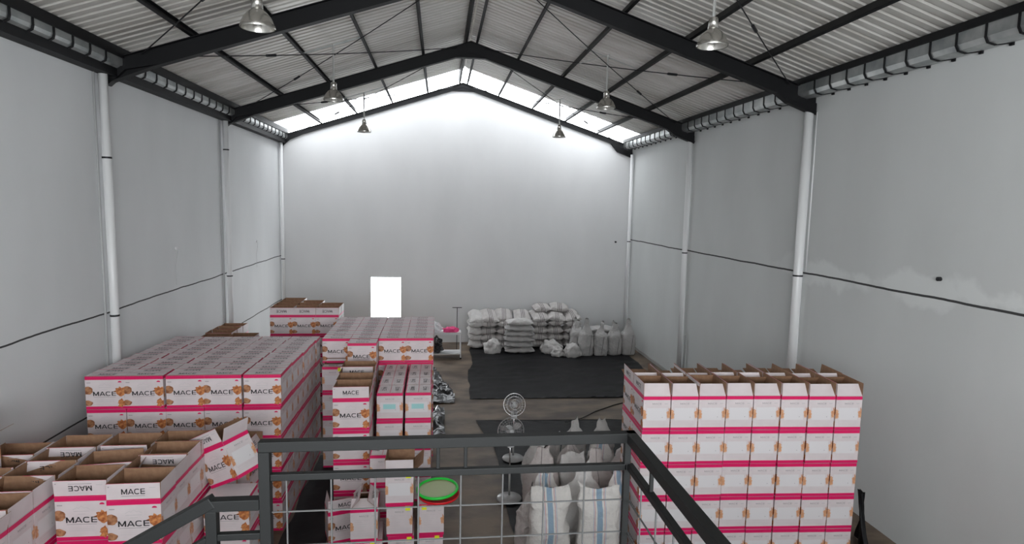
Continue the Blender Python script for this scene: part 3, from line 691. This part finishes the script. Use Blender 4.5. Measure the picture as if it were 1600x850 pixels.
def put(me, loc, rz, label, group=None, name='grain_sack', rot=None, sc=1):
    o = D.objects.new(name, me); COL.objects.link(o); o.location = loc; o.rotation_euler = rot if rot else (0, 0, rz); o.scale = (sc,) * 3 if not isinstance(sc, tuple) else sc
    tag(o, label, 'sack', group)
    return o
PLS = [pillow_mesh(.98, .60, .225, 11 + k, 'sack_striped') for k in range(3)]
PLP = [pillow_mesh(.98, .60, .195, 31 + k, 'sack_plain') for k in range(3)]
PLW = [pillow_mesh(.90, .55, .225, 41 + k, 'sack_white') for k in range(2)]
PLE = [pillow_mesh(.64, .92, .30, 51 + k, 'sack_striped') for k in range(4)]
PLF = [pillow_mesh(.56, .92, .29, 56 + k, 'sack_white') for k in range(2)]
gS = 'lying sacks heaped by the far wall'
rj.seed(9)
for c, (x, n, lay, w_, nm) in enumerate((
        (1.28, 5, .235, 1, 'leftmost white column with tied ends'),
        (1.73, 5, .242, 0, 'leftmost striped column'),
        (2.27, 5, .245, 0, 'second striped column, left of the plain pile'),
        (2.90, 5, .243, 0, 'striped column behind the plain pile'),
        (3.50, 5, .246, 0, 'striped column right of the plain pile'),
        (4.08, 5, .250, 0, 'second striped column right of the plain pile'),
        (4.66, 5, .243, 0, 'rightmost striped column'))):
    for k in range(n):
        me = PLF[k % 2] if w_ else PLE[(k + c) % 4]
        top = k == n - 1
        put(me, (x + J(.035), 21.25 + J(.05) + (.0 if not top else -.02), .012 + k * lay), 0, f'lying woven sack, {nm}, {ORD[k]} up from the floor', gS, rot=(R(14 if top else J(2)), R(J(3) + (5 if top and c % 2 else 0)), R(J(5))), sc=(.93, 1, .90))
put(PLE[1], (3.62, 21.40, 1.26), 0, 'highest striped sack above the column right of plain pile', gS, rot=(R(8), R(-4), R(4)), sc=(.95, .7, .75))
put(PLE[2], (4.25, 21.42, 1.27), 0, 'highest striped sack at the peak of the far heap', gS, rot=(R(8), R(5), R(-5)), sc=(1, .7, .8))
for k in range(6):
    o = put(PLP[k % 3], (2.70 + J(.02), 20.36 + J(.02), .012 + k * .186), R(J(3)), f'plain grey sack in the neat front pile at far wall, {ORD[k]} up', 'neat front pile of plain sacks')
    if k == 5: o.data = PLW[0]; o['label'] = 'white striped sack with gathered mouth on top of the neat front pile'
TIED = [sack_mesh('tied', .52, .42, 1.28, 60 + k, 'sack_plain') for k in range(3)]
for i, (x, y, h) in enumerate(((4.72, 20.45, .86), (4.92, 19.85, .92), (5.42, 19.85, .84), (5.90, 19.9, .86), (6.38, 19.9, .90))):
    o = put(TIED[i % 3], (x, y, .012), R(J(20)), ('upright grey tied sack leaning at the striped heap, far right group' if i == 0 else f'upright grey sack with tied mouth in row by right wall, {ORD[i - 1]} from left'), 'upright tied sacks by the far right corner', sc=(.92, .9, h))
    sm = MB(); sm.tube([(.02 + .01 * k_, -.21 - .018 * math.sin(PI * k_ / 8), .05 + .09 * k_) for k_ in range(9)], .006, 'seam', 5); sm.build('seam', o)
put(PLP[0], (5.75, 20.78, .62), R(2), 'upper plain sack lying behind the upright tied sacks', 'lying pair behind upright sacks')
put(PLP[1], (5.75, 20.78, .42), R(-2), 'middle plain sack lying behind the upright tied sacks', 'lying pair behind upright sacks')
put(PLP[2], (5.72, 20.78, .22), R(1), 'lower plain sack lying behind the upright tied sacks', 'lying pair behind upright sacks')
put(PLP[0], (5.75, 20.78, .012), R(1), 'bottom plain sack lying behind the upright tied sacks', 'lying pair behind upright sacks')
def slump(x, y, sx, sy, sz, seed, label):
    vs = []; n = 30; mm = 20
    for jj in range(mm + 1):
        ph = PI * jj / mm
        for ii in range(n):
            a = 2 * PI * ii / n; p = Vector((math.sin(ph) * math.cos(a), math.sin(ph) * math.sin(a), math.cos(ph)))
            k = 1 + .32 * noise.noise(p * 1.8 + Vector((seed, 0, 0))) + .20 * (1 - abs(noise.noise(p * 4 + Vector((seed, 5, 0)))) * 3) * .6
            vs.append((p.x * k * sx, p.y * k * sy, max(0, (p.z * k + .62) * sz)))
    mb = MB(); mb.raw(vs, [(q * n + i2, q * n + (i2 + 1) % n, (q + 1) * n + (i2 + 1) % n, (q + 1) * n + i2) for q in range(mm) for i2 in range(n)], 'sack_white')
    o = mb.build('grain_sack', None, True); o.location = (x, y, .012); tag(o, label, 'sack', 'slumped half-empty sacks'); return o
slump(1.78, 20.25, .30, .22, .27, 3.3, 'slumped pale sack on tarp in front of the left heap')
slump(3.78, 20.15, .34, .22, .27, 8.1, 'slumped pale sack in front of the right striped columns')
slump(3.92, 19.72, .20, .18, .20, 5.5, 'small pale sack fallen toward the viewer beside the slumped one')
slump(4.40, 19.62, .29, .20, .26, 12.4, 'small white sack lying sideways left of the upright row')
# near upright sacks
gN2 = 'upright sacks on the near tarp'
BS = [sack_mesh('sewn', .60, .36, 1.16, 80 + k, 'sack_blue') for k in range(2)]
WS = [sack_mesh('sewn', .56, .36, 1.12, 90 + k, 'sack_white') for k in range(2)]
GS = [sack_mesh('tied', .66, .50, 1.22, 100 + k, 'sack_beige') for k in range(3)]
GB = [sack_mesh('tied', .66, .50, 1.18, 110 + k, 'sack_blue') for k in range(2)]
WT = [sack_mesh('tied', .66, .50, 1.2, 120 + k, 'sack_white') for k in range(2)]
for (me, x, y, rz, sc_, lab) in (
        (BS[0], 1.50, 7.85, 2, 1.0, 'big white sack with blue stripe standing front left beside the rail post'),
        (BS[1], 2.19, 7.85, -3, 1.0, 'big white sack with blue stripe standing front right near the right stack'),
        (GS[0], 1.36, 8.42, 30, .74, 'dull beige sack behind and left of the front blue striped sack'),
        (GB[0], 1.55, 8.48, 6, .95, 'white tied sack with blue stripe in the second row, left'),
        (WT[0], 2.13, 8.55, 0, .97, 'plain white tied sack in the middle of the second row'),
        (GB[1], 2.70, 8.62, 15, .88, 'pale tied sack with stripe in the second row, right end'),
        (GS[1], 1.66, 9.38, -15, .92, 'beige sack with dark seam at the left edge of the third row'),
        (WS[0], 2.16, 9.35, 20, .88, 'pale folded-top sack in the middle of the third row'),
        (GS[2], 2.55, 9.4, 5, .85, 'beige tied sack at the right of the third row'),
        (GS[0], 3.10, 9.6, 5, .85, 'beige tied sack farthest right beside the carton stack, third row'),
        (WT[1], 1.72, 10.15, 0, .82, 'pale tied sack at the left end of the fourth row'),
        (GS[1], 2.30, 10.2, 60, .80, 'beige tied sack in the middle of the fourth row'),
        (GB[0], 2.88, 10.3, -20, .78, 'pale tied sack with blue stripe right in the fourth row'),
        (GB[1], 3.45, 10.4, 30, .78, 'pale blue striped sack at the right end of the fourth row'),
        (WS[1], 2.15, 11.1, -10, .62, 'white folded-top sack at the left of the back row on near tarp'),
        (WT[0], 2.62, 11.3, 15, .70, 'white tied sack with peaked top in the middle of the back row'),
        (WT[1], 3.18, 11.3, 0, .70, 'white tied sack with peaked top at the right of the back row'),
        (WT[0], 3.80, 11.4, 40, .62, 'white tied sack just left of the right carton stack, back row')):
    put(me, (x, y, .012), R(rz), lab, gN2, sc=sc_)

# ------------------------------------------------------------------ plastic sheets on the floor
def sheet_mesh(outline, m, name, label, amp=.03, res=.12, fine=.5, kind=None, seed=0, z0=.004):
    xs = [p[0] for p in outline]; ys = [p[1] for p in outline]; x0, x1, y0, y1 = min(xs), max(xs), min(ys), max(ys)
    def left(y):     # horizontal extents of the polygon at y
        c = []
        for (a, b) in zip(outline, outline[1:] + outline[:1]):
            if (a[1] <= y) != (b[1] <= y): c.append(a[0] + (y - a[1]) / (b[1] - a[1]) * (b[0] - a[0]))
        return (min(c), max(c)) if len(c) >= 2 else None
    ny = max(8, int((y1 - y0) / res)); nx = max(8, int((x1 - x0) / res)); vs = []
    for j in range(ny + 1):
        y = y0 + (y1 - y0) * (j / ny) * .9998 + .0001; e = left(y); wob = noise.noise(Vector((y * 1.3, seed, 0))) * .06
        for i in range(nx + 1):
            x = e[0] + (e[1] - e[0]) * i / nx
            n1 = noise.noise(Vector((x * .9 + seed, y * 2.1, 0))); n2 = noise.noise(Vector((x * 5 + seed, y * 5, 3)))
            rid = max(0, 1 - abs(n1) * 9) ** 2
            z = z0 + amp * (rid * .8 + fine * max(0, n2) + .15)
            vs.append((x + (wob if i in (0, nx) else 0), y, z))
    fs = [(j * (nx + 1) + i, j * (nx + 1) + i + 1, (j + 1) * (nx + 1) + i + 1, (j + 1) * (nx + 1) + i) for j in range(ny) for i in range(nx)]
    mb = MB(); mb.raw(vs, fs, m); o = mb.build(name, None, True); tag(o, label, 'plastic sheet'); return o
sheet_mesh([(.80, 15.3), (5.9, 15.2), (6.35, 17.5), (6.4, 21.6), (1.2, 21.6), (1.02, 20.6), (1.08, 19.6), (1.0, 18.6), (.84, 17.6)], 'tarp', 'plastic_tarp', 'wide black plastic tarp on floor under the far sacks', .035)
sheet_mesh([(1.25, 6.6), (4.4, 6.6), (4.9, 13.6), (.86, 13.75), (1.0, 12.8), (1.15, 12.2), (1.18, 11.0), (1.1, 9.6), (1.2, 8.4)], 'tarp', 'plastic_tarp', 'black plastic tarp on floor under the near upright sacks', .03, seed=3)
sheet_mesh([(-.6, 15.0), (.40, 15.0), (.42, 15.6), (.15, 16.6), (-.1, 18.4), (-.6, 18.6)], 'silver', 'plastic_tarp', 'shiny crumpled dark plastic on floor right of the middle block, far piece', .16, .07, 1.3, seed=7)
sheet_mesh([(-.6, 12.6), (.12, 12.7), (.16, 13.6), (.13, 14.4), (-.6, 14.45)], 'silver', 'plastic_tarp', 'shiny crumpled dark plastic on floor right of middle block, nearer piece', .16, .07, 1.3, seed=11)
sheet_mesh([(-2.3, 5.0), (-1.0, 5.0), (-1.0, 7.9), (-1.62, 8.4), (-1.62, 12), (-2.3, 12)], 'tarp', 'plastic_tarp', 'black plastic on the aisle floor between left block and middle cartons', .015, seed=15)
# bunch of black plastic at the right end of the right stack
vs = []; nu, nv = 22, 16; mb = MB()
for j in range(nv + 1):
    t = j / nv
    for i in range(nu + 1):
        s_ = i / nu; z = 1.02 * (1 - t) ** 1.15
        x = 5.93 + .03 + (.06 + .40 * t) * s_ + .03 * math.sin(s_ * 17) * t; y = 7.72 - .35 * t * (1 - s_) + .55 * t * s_ + .05 * math.sin(s_ * 23 + t * 4)
        vs.append((x, y, max(.012, z + .03 * math.sin(s_ * 13 + t * 7) * (1 - t))))
mb.raw(vs, [(j * (nu + 1) + i, j * (nu + 1) + i + 1, (j + 1) * (nu + 1) + i + 1, (j + 1) * (nu + 1) + i) for j in range(nv) for i in range(nu)], 'tarp')
tag(mb.build('plastic_tarp', None, True), 'black plastic bunched against the right end of the right stack', 'plastic sheet')

# ------------------------------------------------------------------ pedestal fans
def fan(x, y, zc, rr, rz, tiltx, label):
    t = thing('pedestal_fan', label, 'fan', (x, y, .03), rz)
    mb = MB(); mb.lathe([(.001, 0), (.20, 0), (.215, .012), (.20, .035), (.08, .06), (.03, .075), (.001, .075)], 'fan', 32); mb.build('base', t, True)
    mb = MB(); mb.tube([(0, 0, .06), (0, 0, zc * .45)], .018, 'fan', 12); mb.tube([(0, 0, zc * .42), (0, 0, zc - .14)], .013, 'chrome', 12); mb.tube([(0, 0, zc * .40), (0, 0, zc * .46)], .028, 'fan', 12); mb.build('pole', t, True)
    mb = MB(); mb.box((-.05, -.05, zc - .28), (.05, .04, zc - .14), 'fan'); mb.build('control_box', t)
    H = Matrix.Translation((0, -.02, zc)) @ Matrix.Rotation(R(90 - tiltx), 4, 'X')      # local z points to viewer
    mb = MB(); mb.lathe([(.001, -.20), (.05, -.19), (.065, -.14), (.065, -.04), (.02, -.02), (.012, .05), (.001, .05)], 'fan', 18, M_=H); mb.build('motor', t, True)
    g = MB()
    for (q, zz) in ((rr, 0), (rr * .99, .012), (rr * .72, .055), (rr * .45, .068), (rr * .72, -.05), (.05, .075)):
        g.tube([H @ Vector((q * math.cos(a * PI / 20), q * math.sin(a * PI / 20), zz)) for a in range(40)], .0045 if zz in (0, .012) else .0022, 'chrome', 6, closed=True)
    for k in range(24):
        a = 2 * PI * k / 24; c, s_ = math.cos(a), math.sin(a)
        g.tube([H @ Vector((q * c, q * s_, zz)) for q, zz in ((.04, .075), (rr * .45, .068), (rr * .75, .052), (rr, .005))], .0008, 'fan', 4)
        g.tube([H @ Vector((q * c, q * s_, zz)) for q, zz in ((.06, -.06), (rr * .72, -.05), (rr, .0))], .0008, 'fan', 4)
    g.build('wire_guard', t)
    b = MB(); b.lathe([(.001, .075), (.035, .072), (.04, .06), (.001, .055)], 'fan', 18, M_=H); b.build('guard_badge', t, True)
    for k in range(3):
        a0_ = 2 * PI * k / 3 + .5; vs = []; n1, n2 = 8, 6
        for i in range(n1 + 1):
            q = .04 + (rr * .9 - .04) * i / n1; wd = (.25 + .75 * math.sin(PI * min(1, i / n1 * .9 + .1))) * .75
            for j in range(n2 + 1):
                a = a0_ + wd * (j / n2 - .3); vs.append(H @ Vector((q * math.cos(a), q * math.sin(a), .03 - .05 * (j / n2))))
        bl = MB(); bl.raw(vs, [(i * (n2 + 1) + j, i * (n2 + 1) + j + 1, (i + 1) * (n2 + 1) + j + 1, (i + 1) * (n2 + 1) + j) for i in range(n1) for j in range(n2)], 'fan_blade'); bl.build('blade', t, True)
fan(1.20, 9.86, 1.20, .225, R(8), 6, 'nearer grey pedestal fan, its head half hidden by the top rail')
fan(1.46, 11.5, 1.10, .215, R(6), 18, 'farther grey pedestal fan whose head shows above the top rail')

# ------------------------------------------------------------------ trolley and things by the far wall
t = thing('metal_trolley', 'white metal trolley with shelf standing at far wall beside the doorway cartons', 'trolley', (.15, 19.75, 0))
mb = MB(); mb.box((-.50, -.30, .80), (.56, .30, .84), 'cart'); mb.box((-.50, -.30, .84), (.56, -.285, .875), 'cart'); mb.build('tray_top', t)
mb = MB(); mb.box((-.50, -.29, .16), (.56, .29, .18), 'cart'); mb.build('lower_shelf', t)
for x in (-.485, .545):
    for y in (-.285, .285):
        mb = MB(); mb.tube([(x, y, .02), (x, y, .84)], .016, 'cart', 8); mb.lathe([(.001, -.03), (.03, -.02), (.03, .02), (.001, .03)], 'rod', 10, (x, y, .03)); mb.build('leg', t)
mb = MB(); mb.tube([(.545, -.285, .22), (.38, -.285, .17)], .012, 'cart', 6); mb.build('corner_brace', t)
def crumple(name, label, cat, loc, sx, sy, sz, m, seed, amp=.35):
    n = 20; mm = 12; vs = []
    for j in range(mm + 1):
        ph = PI * j / mm
        for i in range(n):
            a = 2 * PI * i / n; p = Vector((math.sin(ph) * math.cos(a), math.sin(ph) * math.sin(a), math.cos(ph)))
            k = 1 + amp * noise.noise(p * 2.3 + Vector((seed, 0, 0))) + amp * .5 * noise.noise(p * 6 + Vector((seed, 5, 0)))
            vs.append((p.x * k * sx, p.y * k * sy, max(0, (p.z * k + .7) * sz)))
    mb = MB(); mb.raw(vs, [(j * n + i, j * n + (i + 1) % n, (j + 1) * n + (i + 1) % n, (j + 1) * n + i) for j in range(mm) for i in range(n)], m)
    o = mb.build(name); o.location = loc; return tag(o, label, cat)
crumple('folded_cloth', 'pink folded cloth heap on the white trolley', 'cloth', (.38, 19.7, .842), .26, .2, .10, 'pinkcloth', 4)
crumple('plastic_bag', 'crumpled white plastic bag on the left of trolley', 'bag', (-.12, 19.75, .842), .2, .18, .18, 'film', 9, .6)
crumple('plastic_bundle', 'black and white glossy plastic bundle on the trolley lower shelf', 'bundle', (-.08, 19.68, .182), .2, .2, .27, 'silver', 2, .5)
t = thing('t_stand', 'thin dark stand with crossbar behind the white trolley', 'stand', (.60, 20.45, 0))
mb = MB(); mb.lathe([(.001, 0), (.14, 0), (.14, .02), (.02, .04)], 'rod', 16); mb.build('base', t)
mb = MB(); mb.tube([(0, 0, .02), (0, 0, 1.52)], .012, 'rod', 8); mb.build('pole', t)
mb = MB(); mb.tube([(-.16, 0, 1.52), (.16, 0, 1.52)], .012, 'rod', 8); mb.build('crossbar', t)
mb = MB(); mb.tube([(5.2, 15.1, .012), (4.4, 14.65, .012), (3.8, 14.2, .012), (3.35, 13.7, .03), (2.9, 13.4, .05)], .012, 'rod', 6); tag(mb.build('power_cable'), 'thin dark cable on concrete between the two black tarps', 'cable')

# ------------------------------------------------------------------ landing railing
rl = thing('landing_railing', 'charcoal steel mesh railing around the landing in the foreground', 'railing', (0, 2.27, 3.06))
def sq(mb, a, b, w, m='rail', up=None):
    a = Vector(a); b = Vector(b); d = (b - a).normalized(); u = Vector((0, 0, 1)) if abs(d.z) < .9 else Vector((0, 1, 0)); s1 = d.cross(u).normalized(); s2 = s1.cross(d)
    h = w / 2; vs = [p + s1 * i * h + s2 * j * h for p in (a, b) for i, j in ((-1, -1), (1, -1), (1, 1), (-1, 1))]
    mb.raw(vs, [(3, 2, 1, 0), (4, 5, 6, 7)] + [(i, (i + 1) % 4, 4 + (i + 1) % 4, 4 + i) for i in range(4)], m)
XL_, XR_ = -.635, .755; ZT = 1.02; ZM = .90; YB = -3.0
def part(fn, name):
    mb = MB(); fn(mb); o = mb.build(name, rl); bv = o.modifiers.new('bevel', 'BEVEL'); bv.width = .003; bv.segments = 2; bv.limit_method = 'ANGLE'; return o
part(lambda m: sq(m, (XL_ - .02, 0, ZT), (XR_ + .02, 0, ZT), .04), 'top_rail')
part(lambda m: sq(m, (XL_ + .02, 0, ZM), (XR_ - .015, 0, ZM), .026), 'middle_rail')
part(lambda m: sq(m, (XR_, .02, ZT), (XR_, YB, ZT), .04), 'top_rail')
part(lambda m: sq(m, (XR_, .0, ZM), (XR_, YB, ZM), .026), 'middle_rail')
part(lambda m: sq(m, (XL_, 0, 0), (XL_, 0, ZT - .02), .04), 'post')
part(lambda m: sq(m, (XR_ - .012, 0, 0), (XR_ - .012, 0, ZT - .02), .026), 'post')
part(lambda m: sq(m, (XR_, -1.6, 0), (XR_, -1.6, ZT - .02), .04), 'post')
for x in (.0, .105): part(lambda m: sq(m, (x, 0, ZM + .013), (x, 0, ZT - .02), .014), 'spacer')
part(lambda m: sq(m, (XR_, -.25, ZM + .013), (XR_, -.25, ZT - .02), .014), 'spacer')
def rods(ps, nm):
    for a, b in ps:
        m = MB(); m.tube([a, b], .0035, 'mesh_rod', 6); m.build(nm, rl)
rods([((x, 0, .05), (x, 0, ZM - .012)) for x in [-.56 + .162 * k for k in range(8)]], 'mesh_rod')
rods([((XL_ + .02, .004, z), (XR_ - .02, .004, z)) for z in (.76, .625, .49, .355, .22, .085)], 'mesh_rod')
rods([((XR_, y, .05), (XR_, y, ZM - .012)) for y in [-.15 - .16 * k for k in range(9)]], 'mesh_rod')
rods([((XR_, 0, z), (XR_, -1.6, z)) for z in (.76, .625, .49, .355, .22, .085)], 'mesh_rod')
part(lambda m: sq(m, (XL_, 0, .05), (XR_, 0, .05), .026), 'bottom_rail')

sr = thing('stair_railing', 'charcoal handrail stepping down to the left from the landing post', 'railing', (-.655, 2.27, 3.06))
def spart(fn, name):
    mb = MB(); fn(mb); o = mb.build(name, sr); bv = o.modifiers.new('bevel', 'BEVEL'); bv.width = .003; bv.segments = 2; bv.limit_method = 'ANGLE'
spart(lambda m: sq(m, (.0, 0, .80), (-.185, 0, .80), .042), 'handrail')
def slope(m):
    p = [(-.165, 0, .815), (-1.9, 0, -.17)]; sq(m, p[0], p[1], .045)
spart(slope, 'handrail')
spart(lambda m: sq(m, (-.172, 0, -.10), (-.172, 0, .78), .04), 'post')
spart(lambda m: sq(m, (.0, 0, .675), (-.155, 0, .675), .026), 'middle_rail')
spart(lambda m: sq(m, (-.19, 0, .665), (-1.9, 0, -.31), .026), 'middle_rail')
spart(lambda m: sq(m, (-1.88, 0, -1.15), (-1.88, 0, -.17), .04), 'post')
stt = thing('steel_staircase', 'charcoal steel stair flight going down left from the landing', 'staircase', (-.70, 1.85, 3.06))
for yy, nm in ((.40, 'stringer'), (-.60, 'stringer')):
    mb = MB(); sq(mb, (0, yy, -.12), (-5.0 if False else -4.6, yy, -2.98), .09, 'rail'); mb.build(nm, stt)
for k in range(13):
    mb = MB(); mb.box((-.34 - .335 * k, -.6, -.22 - .208 * k), (-.04 - .335 * k, .4, -.19 - .208 * k), 'rail'); mb.build('tread', stt)
